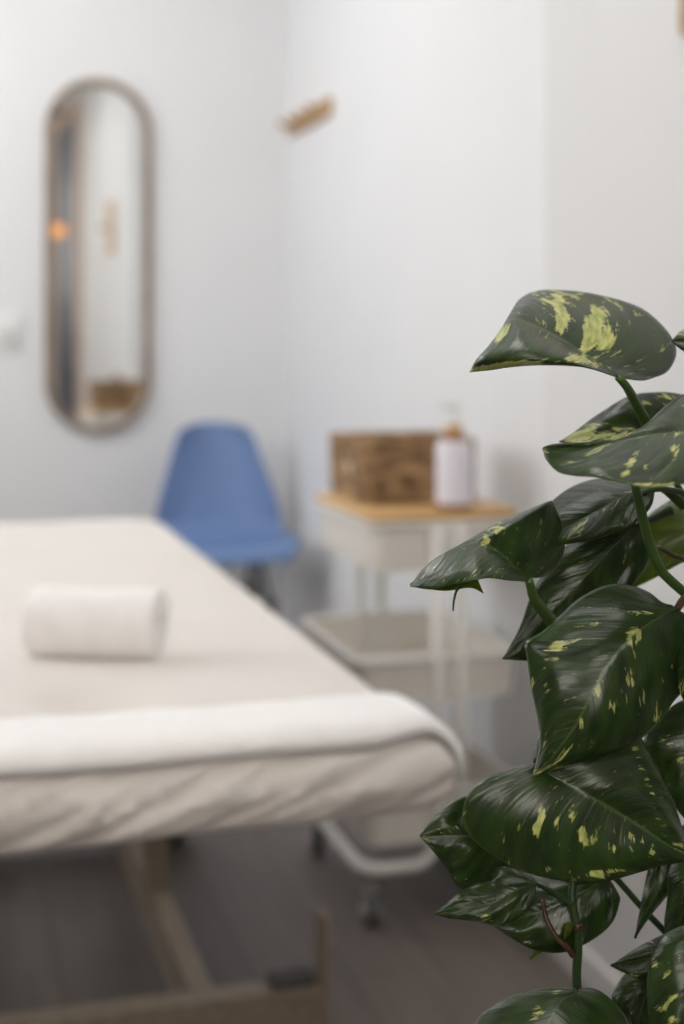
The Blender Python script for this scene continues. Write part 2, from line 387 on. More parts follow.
mt['label']='cream fitted sheet over the mattress'
W=M['tablewood']
def tp(*p): return Vector(p)-tc0
bm=bmesh.new(); x0,x1,y0,y1=-hx+.09,hx-.09,-hy+.20,hy-.12; z0,z1=.555,TZ-TH+.004
for q in ((x0,x1,y0,y0+.03),(x0,x1,y1-.03,y1),(x0,x0+.03,y0+.031,y1-.031),(x1-.03,x1,y0+.031,y1-.031)): box(bm,*q,z0,z1,.004)
box(bm,x0+.031,x1-.031,y0+.031,y1-.031,z1-.014,z1-.002)
obj('top_frame',bm,W,tb,False)
BZ=.14
def at_z(px,py,z): D=F*(CH-z)/(py-HY); return U(px,py,D)
foot_end=at_z(322,985,BZ); beam_a=at_z(206,990,BZ)
fy=foot_end.y+.02; bx=beam_a.x-.005
for yy,nm in ((fy,'near'),(TY1-.28,'far')):
    bm=bmesh.new(); box(bm, TX0-.03-tc0.x, foot_end.x-tc0.x, yy-.022-tc0.y, yy+.022-tc0.y, .02, BZ,.004); obj('cross_foot',bm,W,tb,False)
    for xx in (TX0+.02,foot_end.x-.05):
        bm=bmesh.new(); lathe(bm,[(0,0),(.022,0),(.022,.018),(.018,.021),(0,.021)],tp(xx,yy,0),16); obj('rubber_pad',bm,M['rubber'],tb,True,40)
bm=bmesh.new(); box(bm,foot_end.x-.075-tc0.x,foot_end.x-.008-tc0.x,fy-.02-tc0.y,fy+.022-tc0.y,BZ-.001,BZ+.012,.003); obj('end_cap',bm,M['rubber'],tb,False)
bm=bmesh.new(); box(bm,foot_end.x-.001-tc0.x,foot_end.x+.014-tc0.x,fy-.016-tc0.y,fy+.016-tc0.y,.03,BZ+.10,.004); obj('end_post',bm,W,tb,False)
lx=2*tc0.x-bx
for xx in (bx,lx):
    bm=bmesh.new(); box(bm,xx-.018-tc0.x,xx+.018-tc0.x,fy+.022-tc0.y,TY1-.302-tc0.y,.055,BZ-.002,.004); obj('base_beam',bm,W,tb,False)
colp=at_z(151,893,BZ)
for xx in (bx-.004,lx+.004):
    for yy in (colp.y+.03, TY1-.40):
        bm=bmesh.new(); box(bm,xx-.02-tc0.x,xx+.02-tc0.x,yy-.02-tc0.y,yy+.02-tc0.y,BZ-.003,z1-.013,.004); obj('leg',bm,W,tb,False)
for a,b_ in (((lx+.02,-2.05,.16),(bx-.03,-1.98,.56)),((lx+.02,-1.93,.56),(bx-.03,-1.90,.16))):
    bm=bmesh.new(); bar(bm,tp(*a),tp(*b_),.014,.04); obj('brace',bm,W,tb,False)

# ---------------------------------------------------------------- white towel folded across the near end
def towel_surface():
    ya,yb=TY0+.006,-3.188
    r=.0465; nu,nv=90,26
    def prof(s):
        """s: distance measured from the right edge along the top, positive is over the side"""
        if s<=0: return (TX1-r+s, TZ, 0)
        L=r*math.pi/2
        if s<L:
            a=s/r; return (TX1-r+r*math.sin(a), TZ-r+r*math.cos(a), a)
        return (TX1, TZ-r-(s-L), math.pi/2)
    s0,s1=-(TX1-r-TX0)+.03,.076
    top=[];bot=[]
    for i in range(nu+1):
        s=s0+(s1-s0)*(i/nu)
        x,z,a=prof(s); nx,nz=math.sin(a),math.cos(a)
        for j in range(nv+1):
            v=j/nv; y=ya+(yb-ya)*v + .006*noise.noise(Vector((x*4,v*2,9)))*(1 if v>.5 else 1)
            front=max(0,(TY0+r-y)/r)
            dz=-r*(1-math.sqrt(max(0,1-min(1,front)**2))) if front>0 else 0
            rise=.0018*noise.noise(Vector((x*14,y*16,3)))+.004*max(0,noise.noise(Vector((x*5,y*9,8))))
            e=min(i,nu-i)/3; f=min(j,nv-j)/3; ed=min(1,e)*min(1,f)
            th=.0105*math.sqrt(max(0,1-(1-ed)**2))
            k_=max(0,min(1,(x-TX1+.09)/.06)); p=Vector((x+.003*k_,y+.008*k_,z+dz*.6*(1-.75*k_)))
            n=Vector((nx,0,nz))
            top.append(p+n*(.005+th+rise)); bot.append(p+n*(.005 if ed>0 else .005+th+rise))
    return top,bot,nu,nv
top,bot,nu,nv=towel_surface()
bm=bmesh.new()
tv=[bm.verts.new(p) for p in top]; bv=[bm.verts.new(p) for p in bot]
for i in range(nu):
    for j in range(nv):
        a,b_,c,d=i*(nv+1)+j,(i+1)*(nv+1)+j,(i+1)*(nv+1)+j+1,i*(nv+1)+j+1
        bm.faces.new((tv[a],tv[b_],tv[c],tv[d])); bm.faces.new((bv[d],bv[c],bv[b_],bv[a]))
tw=obj('folded_towel',bm,M['terry'],None,True,None,(-1.0,-3.24,TZ))
tag(tw,'flat white towel laid across the near end of the massage table','towel')

# ---------------------------------------------------------------- rolled towel
rc=at_z(97,655,TZ); rc.z=TZ-.001
ang=math.radians(-23); Lr=.172; RR=.053
ax_=Vector((math.cos(ang),math.sin(ang),0)); sd=Vector((-math.sin(ang),math.cos(ang),0))
bm=bmesh.new()
turns=3.4; n=150; thk=.0105
spi_o=[];spi_i=[]
for k in range(n+1):
    t=k/n; a=-math.radians(60)-t*turns*2*math.pi
    ro=RR-(RR-.012)*t; 
    if k<6: thk_k=thk*math.sqrt(max(.02,1-((6-k)/6)**2))
    else: thk_k=thk
    spi_o.append((ro*math.cos(a),ro*math.sin(a))); spi_i.append(((ro-thk_k)*math.cos(a),(ro-thk_k)*math.sin(a)))
sect=spi_o+spi_i[::-1]
ns=36; rings=[]
for i in range(ns+1):
    u=(i/ns-.5)*Lr
    e=min(i,ns-i)/3; sc=1-.06*(1-min(1,e))**2
    ring=[]
    for q,(p,h) in enumerate(sect):
        pinch=1-.05*math.exp(-((u-.0)/.02)**2)*(1 if h>0 else 0)
        w=1+.03*noise.noise(Vector((u*18,p*30,h*30)))
        pp=p*sc*w*1.06; hh=h*sc*w*pinch*.95
        end=.004*noise.noise(Vector((p*60,h*60,i)))*(1-min(1,e))
        hh=max(hh,-RR*.86)
        ring.append(rc+ax_*(u+end)+sd*pp+Vector((0,0,RR*.86+.001+hh)))
    rings.append(ring)
rings_mesh(bm,rings,(True,True))
ro=obj('rolled_towel',bm,M['terry2'],None,True,50,rc)
tag(ro,'small rolled white towel lying on the massage table','towel')

# ---------------------------------------------------------------- blue shell chair
ch=thing('shell_chair','blue plastic shell chair with wooden legs in the corner under the mirror','chair',(-.286,-.40,0))
prof=[(-.225,.430,.140),(-.214,.454,.172),(-.175,.466,.194),(-.09,.455,.208),(0,.444,.214),(.085,.444,.213),(.145,.466,.211),(.180,.515,.205),(.200,.585,.191),(.218,.660,.167),(.236,.735,.142),(.247,.785,.124),(.254,.812,.104),(.257,.824,.078)]
def shell_pt(v,u,off=0):
    f=v*(len(prof)-1); i=min(int(f),len(prof)-2); 
    P=[Vector(prof[max(0,min(len(prof)-1,k))]) for k in (i-1,i,i+1,i+2)]; t=f-i
    a,b_,c,d=P
    q=.5*((2*b_)+(c-a)*t+(2*a-5*b_+4*c-d)*t*t+(3*b_-a-3*c+d)*t**3)
    back=max(0,min(1,(v-.40)/.2))
    e=abs(u)**2.4
    x=q.z*u; y=q.x-back*.060*e; z=q.y+(1-back)*.026*e*max(0,min(1,(v)/.15))+ (.0)
    if v>.9: z-=.012*abs(u)**4*(v-.9)*10
    return Vector((x,y,z))
bm=bmesh.new(); NV,NU=56,32
g=[[bm.verts.new(shell_pt(j/NV,i/NU*2-1)) for i in range(NU+1)] for j in range(NV+1)]
for j in range(NV):
    for i in range(NU): bm.faces.new((g[j][i],g[j][i+1],g[j+1][i+1],g[j+1][i]))
sh=obj('shell',bm,M['blue'],ch)
so=sh.modifiers.new('s','SOLIDIFY'); so.thickness=.007; so.offset=-1
for sx in (-1,1):
    for sy in (-1,1):
        a=Vector((sx*.082,sy*.10+.0,.425)); b_=Vector((sx*.165,sy*.205,0.0))
        m1=a.lerp(b_,.30); bm=bmesh.new(); tube(bm,[m1,a.lerp(b_,.6),b_],[.0155,.0135,.0095],14); lg=obj('leg',bm,M['beech'],ch,True,50)
        bm=bmesh.new(); tube(bm,[a+Vector((0,0,.016)),a,m1,a.lerp(b_,.33)],.007,10); tube(bm,[m1.lerp(a,.08),a.lerp(b_,.34)],.0175,14); obj('leg_bracket',bm,M['black'],ch,True,50)
        lo=a.lerp(b_,.55)
        c2=Vector((-sx*.082,sy*.10,.425)); bm=bmesh.new(); tube(bm,[lo,c2],.0035,8); obj('brace',bm,M['black'],ch)
        c3=Vector((sx*.082,-sy*.10,.425)); bm=bmesh.new(); tube(bm,[lo,c3],.0035,8); obj('brace',bm,M['black'],ch)

# ---------------------------------------------------------------- trolley
TRX,TRY=-.238,-2.015; TW,TL=.304,.41; TRW,TRL=TW,TL
tr=thing('utility_trolley','beige three-tray utility trolley with bamboo lid beside the white wall','trolley',(TRX,TRY,0))
def tray(zr,h,g=0):
    b=bmesh.new(); r=.035; TW,TL=TRW+g,TRL+g; ox=-g*.5
    o=rrect(TW/2-.006,TL/2-.006,r); o2=rrect(TW/2-.012,TL/2-.012,r-.004); i=rrect(TW/2-.0085,TL/2-.0085,r-.002); i2=rrect(TW/2-.0145,TL/2-.0145,r-.006)
    rings_mesh(b,[[(x+ox,y,zr-h) for x,y in o2],[(x+ox,y,zr) for x,y in o],[(x+ox,y,zr) for x,y in i],[(x+ox,y,zr-h+.003) for x,y in i2]],(True,True))
    t=obj('tray',b,M['tin'],tr,True,35)
    b=bmesh.new(); o=rrect(TW/2-.004,TL/2-.004,r+.001,8); pts=[(x+ox,y,zr) for x,y in o]
    n=len(pts); 
    rr=[]
    for k in range(n):
        p=Vector(pts[k]); tg=(Vector(pts[(k+1)%n])-Vector(pts[k-1])).normalized(); nr=Vector((tg.y,-tg.x,0))
        rr.append([p+(nr*math.cos(q*math.pi/4)+Vector((0,0,1))*math.sin(q*math.pi/4))*.0075 for q in range(8)])
    vr=[[b.verts.new(p) for p in r_] for r_ in rr]
    for k in range(n):
        for q in range(8): b.faces.new((vr[k][q],vr[k][(q+1)%8],vr[(k+1)%n][(q+1)%8],vr[(k+1)%n][q]))
    obj('rim',b,M['tube'],t)
tray(.748,.088); tray(.497,.078,.030); tray(.245,.095,.012)
b=bmesh.new(); o=rrect(TW/2+.001,TL/2+.001,.036); o2=rrect(TW/2-.002,TL/2-.002,.034)
rings_mesh(b,[[(x,y,.754) for x,y in o2],[(x,y,.757) for x,y in o],[(x,y,.768) for x,y in o],[(x,y,.771) for x,y in o2]],(True,True))
ld=obj('lid',b,M['bamboo'],tr,True,50); ld['label']='bamboo lid'
for sx in (-1,1):
    pts=[(sx*.024,-TL/2-.009,.745),(sx*.024,-TL/2-.009,.30),(sx*.024,-TL/2-.009,.165)]
    for k in range(1,7):
        a=math.radians(90*k/6); pts.append((sx*(.024+.048*(1-math.cos(a))),-TL/2-.009,(.165-.053*math.sin(a))))
    r=.045; hx2,hy2=TW/2+.016,TL/2+.009
    for k in range(0,7):
        a=math.radians(90*k/6); pts.append((sx*(hx2-r+r*math.sin(a)),-(hy2-r+r*math.cos(a)),.112))
    half=pts[:]
    for p in half[::-1]: pts.append((p[0]-.022*max(0,min(1,(p[2]-.113)/.1)),-p[1],p[2]))
    b=bmesh.new(); tube(b,pts,.0108,12); obj('side_frame',b,M['tube'],tr)
for sy in (-1,1):
    for z0_,z1_ in ((.66,.745),(.415,.492),(.155,.24)):
        b=bmesh.new(); ya,yb=sorted((sy*(TL/2-.0075),sy*(TL/2+.0015))); box(b,-.038,.038,ya,yb,z0_,z1_,.002); bk=obj('bracket',b,M['tube'],tr,False)
        b=bmesh.new(); cyl=[(0,0),(.011,0),(.010,.003),(0,.004)]; lathe(b,cyl,(0,0,0),14)
        bmesh.ops.rotate(b,verts=b.verts,cent=(0,0,0),matrix=Matrix.Rotation(math.radians(90*(1 if sy<0 else -1)),3,'X'))
        bmesh.ops.translate(b,verts=b.verts,vec=(0,sy*(TL/2+.0012),(z0_+z1_)/2)); obj('bolt',b,M['chrome'],bk,True,40)
for sx in (-1,1):
    for sy in (-1,1):
        cx_,cy_=sx*(TW/2-.004),sy*(TL/2-.016)
        b=bmesh.new(); lathe(b,[(0,.062),(.012,.062),(.012,.076),(.006,.078),(.006,.108),(0,.108)],(cx_,cy_,0),14)
        for q in (-1,1): box(b,cx_+q*.014-.0015,cx_+q*.014+.0015,cy_-.012,cy_+.012,.022,.066,.001)
        box(b,cx_-.0155,cx_+.0155,cy_-.013,cy_+.013,.062,.067,.001)
        cst=obj('caster',b,M['chrome'],tr,True,35)
        b=bmesh.new(); rings=[]
        for xx,rr_ in ((-.011,.0),(-.011,.018),(-.011,.026),(-.007,.030),(.007,.030),(.011,.026),(.011,.018),(.011,.0)):
            rings.append([(cx_+xx,cy_+max(rr_,.0005)*math.cos(2*math.pi*k/24),.030+max(rr_,.0005)*math.sin(2*math.pi*k/24)) for k in range(24)])
        rings_mesh(b,rings,(True,True)); obj('wheel',b,M['castor'],cst,True,40)
        for q in (-1,1):
            b=bmesh.new(); tube(b,[(cx_+q*.0105,cy_,.030),(cx_+q*.0185,cy_,.030)],.0085,14); obj('hub_cap',b,M['chrome'],cst,True,40)

# ---------------------------------------------------------------- basket on the trolley
bz=.7712; nl=U(364,502,2.79)
bw,bl,bh=.232,.235,.123
bcx,bcy=nl.x+bw/2,nl.y+bl/2
bk=thing('wicker_basket','brown woven rectangular basket on the bamboo trolley lid','basket',(bcx,bcy,bz))
b=bmesh.new(); rows=64; per=rrect(bw/2-.006,bl/2-.006,.014,5)
pp=cr([Vector((x,y,0)) for x,y in per+[per[0]]],241)[:-1]
def weave(k,z):
    band=z/bh*9; row=int(band); f=band-row
    ph=(k/240*40+ (row%2)*.5)*2*math.pi
    return .0042*math.sin(math.pi*f)*(.55+.45*math.cos(ph))-.001
def ringat(z,inner=False):
    out=[]
    for k,p in enumerate(pp):
        tg=(pp[(k+1)%240]-pp[k-1]).normalized(); nr=Vector((tg.y,-tg.x,0))
        o_=(-.009 - weave(k,z)*.4) if inner else weave(k,z)
        flare=1+.02*(z/bh)
        q=p*flare+nr*o_; out.append((q.x,q.y,z))
    return out
rings=[ringat(bh*k/rows) for k in range(rows+1)]+[ringat(bh*k/16,True) for k in range(16,0,-1)]+[ringat(.006,True)]
rings_mesh(b,rings,(True,True))
obj('body',b,M['wicker'],bk)
b=bmesh.new(); rp=rrect(bw/2-.004,bl/2-.004,.016,5); n=len(rp); rr=[]
rp=[Vector((x*1.02,y*1.02,bh)) for x,y in rp]; rp=cr(rp+[rp[0]],161)[:-1]; n=160
for k in range(n):
    p=rp[k]; tg=(rp[(k+1)%n]-rp[k-1]).normalized(); nr=Vector((tg.y,-tg.x,0)); w=.0075*(1+.18*math.sin(k*2*math.pi/5))
    rr.append([p+(nr*math.cos(q*math.pi/5)+Vector((0,0,1))*math.sin(q*math.pi/5)*.8)*w for q in range(10)])
vr=[[b.verts.new(p) for p in r_] for r_ in rr]
for k in range(n):
    for q in range(10): b.faces.new((vr[k][q],vr[k][(q+1)%10],vr[(k+1)%n][(q+1)%10],vr[(k+1)%n][q]))
obj('rim',b,M['wicker'],bk)
b=bmesh.new(); lathe(b,[(0,0),(.013,0),(.014,.001),(.013,.003),(0,.003)],(0,0,0),20)
bmesh.ops.rotate(b,verts=b.verts,cent=(0,0,0),matrix=Matrix.Rotation(math.radians(-90),3,'Y')); bmesh.ops.translate(b,verts=b.verts,vec=(-bw/2-.0005,-.02,bh*.52))
tg_=obj('tag',b,M['peach'],bk,True,40); tg_['label']='pale round tag'

# ---------------------------------------------------------------- pump bottle
bp=R((454-HX)/F*2.738,2.738,0); bp.z=bz
bo=thing('pump_bottle','amber pump bottle with a blank white label in front of the basket','bottle',bp)
b=bmesh.new(); lathe(b,[(0,0),(.031,0),(.0345,.003),(.0345,.112),(.0335,.122),(.029,.132),(.021,.139),(.0145,.143),(.0135,.150),(0,.150)],(0,0,0),36); obj('body',b,M['amber'],bo,True,50)
b=bmesh.new(); lathe(b,[(.0347,.012),(.0352,.012),(.0352,.113),(.0343,.1225),(.0302,.1318),(.0298,.1316),(.0340,.122),(.0347,.1128),(.0347,.012)],(0,0,0),36); obj('label_wrap',b,M['label'],bo,True,40)
b=bmesh.new(); lathe(b,[(0,.144),(.0175,.144),(.0185,.146),(.0185,.160),(.0175,.162),(0,.162)],(0,0,0),28); obj('collar',b,M['bamboo'],bo,True,40)
b=bmesh.new(); lathe(b,[(0,.161),(.008,.161),(.008,.170),(.004,.171),(.004,.190),(.010,.191),(.012,.194),(.012,.200),(.009,.204),(0,.205)],(0,0,0),20)
tube(b,[(0,0,.197),(-.012,-.004,.198),(-.027,-.009,.197),(-.034,-.011,.191)],[.0065,.0055,.005,.004],10); obj('pump',b,M['pump'],bo,True,50)

# ---------------------------------------------------------------- mirror
def on_back(px,py): # point of the back wall seen at a pixel
    X=(px-HX)/F; # y=0 plane
    Y=(-CY)/(CB-SB*X); return U(px,py,Y)
ma,mb_=on_back(98,79),on_back(98,433); ml,mr_=on_back(44.5,255),on_back(150.5,255)
mw,mh=mr_.x-ml.x,ma.z-mb_.z; mcx,mcz=(ml.x+mr_.x)/2,(ma.z+mb_.z)/2
MIRROR_YAW=1.18
mi=thing('wall_mirror','tall pill-shaped wall mirror in a brown wooden frame','mirror',(mcx,0,mcz))
def stadium(w,h,n=24):
    r=w/2; out=[]
    for k in range(n+1): a=math.pi*k/n; out.append((r*math.cos(a),h/2-r+r*math.sin(a)))
    for k in range(n+1): a=math.pi+math.pi*k/n; out.append((r*math.cos(a),-h/2+r+r*math.sin(a)))
    return out
o=stadium(mw,mh); o2=stadium(mw-.006,mh-.006); i=stadium(mw-.044,mh-.044); i2=stadium(mw-.050,mh-.050)
b=bmesh.new(); f=lambda s,y:[(x,y,z) for x,z in s]
rings_mesh(b,[f(o,-.001),f(o,-.026),f(o2,-.030),f(i,-.030),f(i2,-.026),f(i2,-.006)]); obj('frame',b,M['greywood'],mi,True,35)
b=bmesh.new(); rings_mesh(b,[f(stadium(mw-.042,mh-.042),-.001),f(stadium(mw-.042,mh-.042),-.010)],(True,True)); gl=obj('mirror_glass',b,M['mirror'],mi,False); gl.location.y=-.004; gl.rotation_euler.z=math.radians(MIRROR_YAW)

# ---------------------------------------------------------------- light switch
sp=on_back(9,331)
ls=thing('light_switch','white light switch on the wall left of the mirror','light switch',(sp.x,0,sp.z))
b=bmesh.new(); box(b,-.043,.043,-.010,0,-.060,.060,.004,3); obj('plate',b,M['plate'],ls,True,40)
b=bmesh.new(); box(b,-.029,.029,-.014,-.006,.002,.046,.003,2); obj('rocker',b,M['plate'],ls,True,40)
b=bmesh.new(); box(b,-.029,.029,-.013,-.006,-.046,-.004,.003,2); so_=obj('socket',b,M['plate2'],ls,True,40)

# ---------------------------------------------------------------- wooden hook rails
def hook_rail(loc,length,lab,vertical_axis='y',h=.055,pegs=4,sgn=-1):
    t=thing('hook_rail',lab,'coat rack',loc)
    b=bmesh.new()
    box(b,*( (sgn*.020,0,-length/2,length/2) if sgn<0 else (0,.020,-length/2,length/2)),-h/2,h/2,.004,3); obj('board',b,M['rackwood'],t,True,40)
    for k in range(pegs):
        y=-length/2+length*(k+.5)/pegs; b=bmesh.new()
        tube(b,[(sgn*.018,y,-.006),(sgn*.04,y,-.002),(sgn*.062,y,.006),(sgn*.068,y,.008)],[.008,.008,.0095,.006],14); obj('peg',b,M['rackwood'],t,True,50)
    return t
def on_right(px,py,xw):
    X=(px-HX)/F; Y=(xw-CX)/(CB*X+SB); return U(px,py,Y)
ra,rb=on_right(286,124,-.02),on_right(328,107,-.02)
hook_rail((0,(ra.y+rb.y)/2,(on_right(307,115,-.03)).z),abs(rb.y-ra.y)*.93,'small wooden hook rail high on the wall in the corner')
rn=on_right(683,20,PX-.02)
hook_rail((PX,rn.y-.07,rn.z+.125),.17,'wooden hook board at the top right edge of the photo',h=.29,pegs=2)

# ---------------------------------------------------------------- the plant
PL=thing('pothos_plant','variegated green and yellow pothos plant in the right foreground','plant',(0,0,0))
pc=R((650-HX)/F*.84,.84,0); PL.location=pc
pcv=Vector(pc)
D0=.80
def V(q, base): return U(q[0],q[1],D0+(base+(q[2] if len(q)>2 else 0))/100.0)
NS,NH=64,22
def leaf(base, left, mid, right, lift=(0,0), bulge=.005, patches=(), amb=0.0, lcrease=None, rcrease=None, wav=.0015, seed=0, pet=None, petr=.0026, petm='stem', lm='leaf'):
    """left / right edge, midrib: lists of (px, py, depth offset in cm); surface lofted between, with thickness"""
    def rail(l): return cr([V(q,base) for q in l], NS)
    L,Mi,Rr = rail(left),rail(mid),rail(right)
    lc=rail(lcrease) if lcrease else None; rcz=rail(rcrease) if rcrease else None
    bm=bmesh.new(); uvl=bm.loops.layers.uv.new('UVMap'); grid=[]
    eye=Vector((CX,CY,CH))
    for j in range(NS):
        row=[]
        v=j/(NS-1)
        env=math.sin(math.pi*min(1,max(0,v)))**.6
        for i in range(-NH,NH+1):
            s=abs(i)/NH; E=L[j] if i<0 else Rr[j]; c=lc if i<0 else rcz
            m_=Mi[j]
            if c:
                q=c[j]
                # quadratic through midrib, crease (s=.6), edge
                t=s; a=.6
                l0=(t-a)*(t-1)/((0-a)*(0-1)); l1=(t)*(t-1)/((a)*(a-1)); l2=(t)*(t-a)/((1)*(1-a))
                p=m_*l0+q*l1+E*l2
            else:
                p=m_.lerp(E,s)
                to=(eye-p).normalized()
                p=p+to*(bulge*4*s*(1-s)*env)
            wv=noise.noise(Vector((s*2.2*(1 if i>0 else -1)+seed*7.1,v*5.5-s*1.2,seed*3.3)))
            to=(eye-p).normalized()
            p=p+to*(wav*wv*(.3+s)*env*1.6) 
            row.append(bm.verts.new(p))
        grid.append(row)
    yel=[]
    for j in range(NS-1):
        for i in range(2*NH):
            q=(grid[j][i],grid[j][i+1],grid[j+1][i+1],grid[j+1][i])
            try: fc=bm.faces.new(q)
            except ValueError: continue
            for lp,(jj,ii) in zip(fc.loops,((j,i),(j,i+1),(j+1,i+1),(j+1,i))): lp[uvl].uv=(ii/(2*NH),jj/(NS-1))
    bm.verts.ensure_lookup_table()
    vals=[]
    for v in bm.verts:
        x,y,_=proj(v.co); s=amb
        for (px,py,rx,ry,an,st) in patches:
            a=math.radians(an); dx,dy=x-px,y-py; u=(dx*math.cos(a)+dy*math.sin(a))/rx; w=(-dx*math.sin(a)+dy*math.cos(a))/ry
            d2=u*u+w*w
            if d2<6: s+=st*math.exp(-d2*d2*.8)
        vals.append(s)
    bmesh.ops.recalc_face_normals(bm,faces=bm.faces)
    # upper face towards the viewer
    acc=0
    for fc in bm.faces: acc+=fc.normal.dot(eye-fc.calc_center_median())
    if acc<0: bmesh.ops.reverse_faces(bm,faces=bm.faces)
    org=V(mid[0],base)
    bmesh.ops.translate(bm,verts=bm.verts,vec=-org)
    me=bpy.data.meshes.new('leaf'); bm.to_mesh(me); bm.free()
    at=me.attributes.new('yel','FLOAT','POINT'); at.data.foreach_set('value',vals)
    o=link('leaf',me,M[lm],PL); o.location=org-pcv
    sm=o.modifiers.new('s','SOLIDIFY'); sm.thickness=.0007; sm.offset=-1
    if pet:
        b=bmesh.new(); pts=cr([Vector((0,0,0))]+[V(q,base)-org for q in pet],20); k=len(pts)
        tube(b,pts,[petr*(.8+.5*i/(k-1)) for i in range(k)],10); obj('petiole',b,M[petm],o)
    return o
# 1 top leaf
leaf(0,
 [(623,379,0.34),(640,380,1.70),(653,378,3.40),(669,370,5.10),(676.5,349,6.80),(663,326,7.82),(637,306,8.50),(591,293,8.50),(551,289.6,7.7),(533,291.5,6.9),(520,298.5,5.8),(513.8,307,4.6),(514.2,316,3.6),(508,333,3.2),(488,361,1.6),(469.2,371.7,-1.0)],
 [(618,377,0),(602,366,0),(584,353.5,0),(551.7,334,0),(525.5,322,0),(512.4,319,0),(497,334,-.5),(481,357,-.8),(469.2,371.7,-1)],
 [(615,377,-0.38),(607,374.3,-1.52),(592,369.5,-3.04),(574.6,366.5,-3.80),(538.6,365.5,-3.80),(510,367.5,-3.61),(490,370.5,-2.85),(469.2,372.2,-1.90)],
 rcrease=[(617,376.6,-0.34),(603,370.5,-2.04),(574.6,361,-4.08),(538.6,357,-4.76),(509,356.5,-4.42),(481,360,-3.06),(469.2,371.9,-1.70)],
 patches=[(560,312,7,25,-12,.75),(593,325,9,25,20,.85),(607,338,8,22,28,.6),(588,345,6,14,25,.5),(502,330,14,5,-35,.35),(575,297,6,5,0,.45),(637,313,4,4,0,.35),(575,358,16,4,10,.3),(498,369,42,5,-8,1.5),(585,362,20,4,15,.32),(500,335,10,6,-40,.45),(655,330,3,14,30,.25),(545,300,4,12,0,.25)],
 amb=.10,bulge=.006, seed=1, pet=[(626,386,.4),(632,396,1.5),(650,430,4)], petr=.0028)
# sliver of a leaf at the right margin
leaf(2,[(735,352,1),(720,335,2),(700,327,2),(682,330,1.5),(672,340,1)],[(735,354,0),(710,345,0),(690,341,.5),(672,341,1)],[(735,357,-1),(712,362,-1.5),(690,354,-.5),(680,349,.3),(672,342,1)],patches=[(680,333,8,4,0,.5)],seed=2,pet=[(744,390,.6),(738,500,1.6),(724,640,2),(716,750,1.6)])
# 2 dark leaf with a yellow band
leaf(4,
 [(695,412,1),(692,400,2),(678,393.5,2.6),(656,392,2.6),(629,396,2.4),(598,414,1.8),(575,431,1.2),(559.3,441.6,.5)],
 [(696,420,0),(670,425,0),(640,429,0),(600,434,0),(578,438,.2),(559.3,441.8,.5)],
 [(696,428,-1),(690,450,-2),(660,462,-2.4),(625,462,-2),(592,453,-1.2),(559.3,442.5,.5)],
 patches=[(585,431,20,5,-25,.6),(605,436,36,4,2,.75),(630,431,16,4,12,.6),(640,404,12,3,-5,.5),(665,396,12,3,10,.55),(578,440,14,3,0,.6)],seed=3,bulge=.004,pet=[(700,440,1),(696,500,2.6),(706,600,1),(712,686,-.9)])
# 3 large pale-looking leaf in front
leaf(-6,
 [(745,430,1),(742,402,4),(720,390,5.4),(695,390,5.6),(684,393.6,5.2),(665,406,4.2),(647,424,2.8),(634,437,1.6),(600,443.5,.5),(570,443,.4),(552,444,.3),(543,447,0)],
 [(742,432,0),(715,430,0),(684,432,.1),(650,435,.2),(620,441,.2),(590,444.5,.2),(560,445.5,.1),(542.4,449,-.2)],
 [(742,436,-.4),(740,460,-3),(715,478,-4.4),(684,483.5,-5),(647,486,-5.2),(620,481.5,-5),(595,476.5,-4.4),(575,475.2,-3.5),(557,471,-2.5),(546,460,-1.2),(542.6,450,-.2)],
 patches=[(632,462,4,17,28,.65),(676,445,5,20,15,.45),(645,468,3,4,0,.5),(592,453,16,3,-28,.35),(570,463,5,2,-20,.4),(546,451,4,5,0,.4),(655,485,40,2.2,2,.6)],
 bulge=.007,seed=4,wav=.0022,pet=[(742,450,1),(728,540,5),(718,630,8),(713,690,9.1)])
# 4 pointed leaf reaching left
leaf(-1,
 [(531,578,0.26),(543,577,1.04),(557.9,566.5,2.08),(565,546,2.99),(561.5,524,3.7),(555.5,508,4.1),(551,500.2,4.2),(545,502.5,4.1),(517,514,3.64),(488,528,2.60),(476,540,1.56),(462,556,1.82),(440,575,1.04),(410.2,585.5,-0.52)],
 [(528.7,579.6,0),(511,563,0),(493.6,549,0),(474.6,543,0),(447,551.5,-.1),(426,565.5,-.2),(410.2,585.3,-.4)],
 [(526,581.5,-0.48),(511,580.5,-1.92),(488,577.5,-3.36),(470,581,-3.60),(441,586.6,-2.88),(422,587,-1.92),(410.2,586,-0.96)],
 patches=[(493,533,14,6,-45,.4),(484,543,8,3,-30,.35)],amb=.10,bulge=.004,seed=5,pet=[(531,588,.3),(535,600,.8),(552,622,2.4)],petr=.0030)
# curled translucent margin under leaf 4
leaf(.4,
 [(470,577,.2),(450,580,0),(430,583,0),(414,585,0)],[(478,580,.2),(455,584,0),(432,588,-.2),(414,586.2,-.2)],[(484,594,.2),(470,588,0),(445,591,-.2),(414,587,-.2)],seed=6,bulge=.001,wav=.0005,lm='leafbacklit')
# 5 grey green leaf above
leaf(2.4,
 [(655,485,0.80),(640,478,2.40),(620,476,3.52),(586,481,3.84),(560,494,3.36),(545,512,2.08),(536,550,0.00)],
 [(655,487,0),(636,490,0),(604,507,0),(563,530,0),(536,550,0)],
 [(655,490,-.4),(652,505,-1),(642.6,517,-1.4),(627,527.5,-1.6),(598,538.8,-1.5),(566,544.5,-1),(550,549,-.5),(536,550,0)],
 patches=[(600,512,40,3,-32,.25),(578,530,18,5,-35,.35)],bulge=.005,seed=7,pet=[(665,490,.3),(684,505,1)])
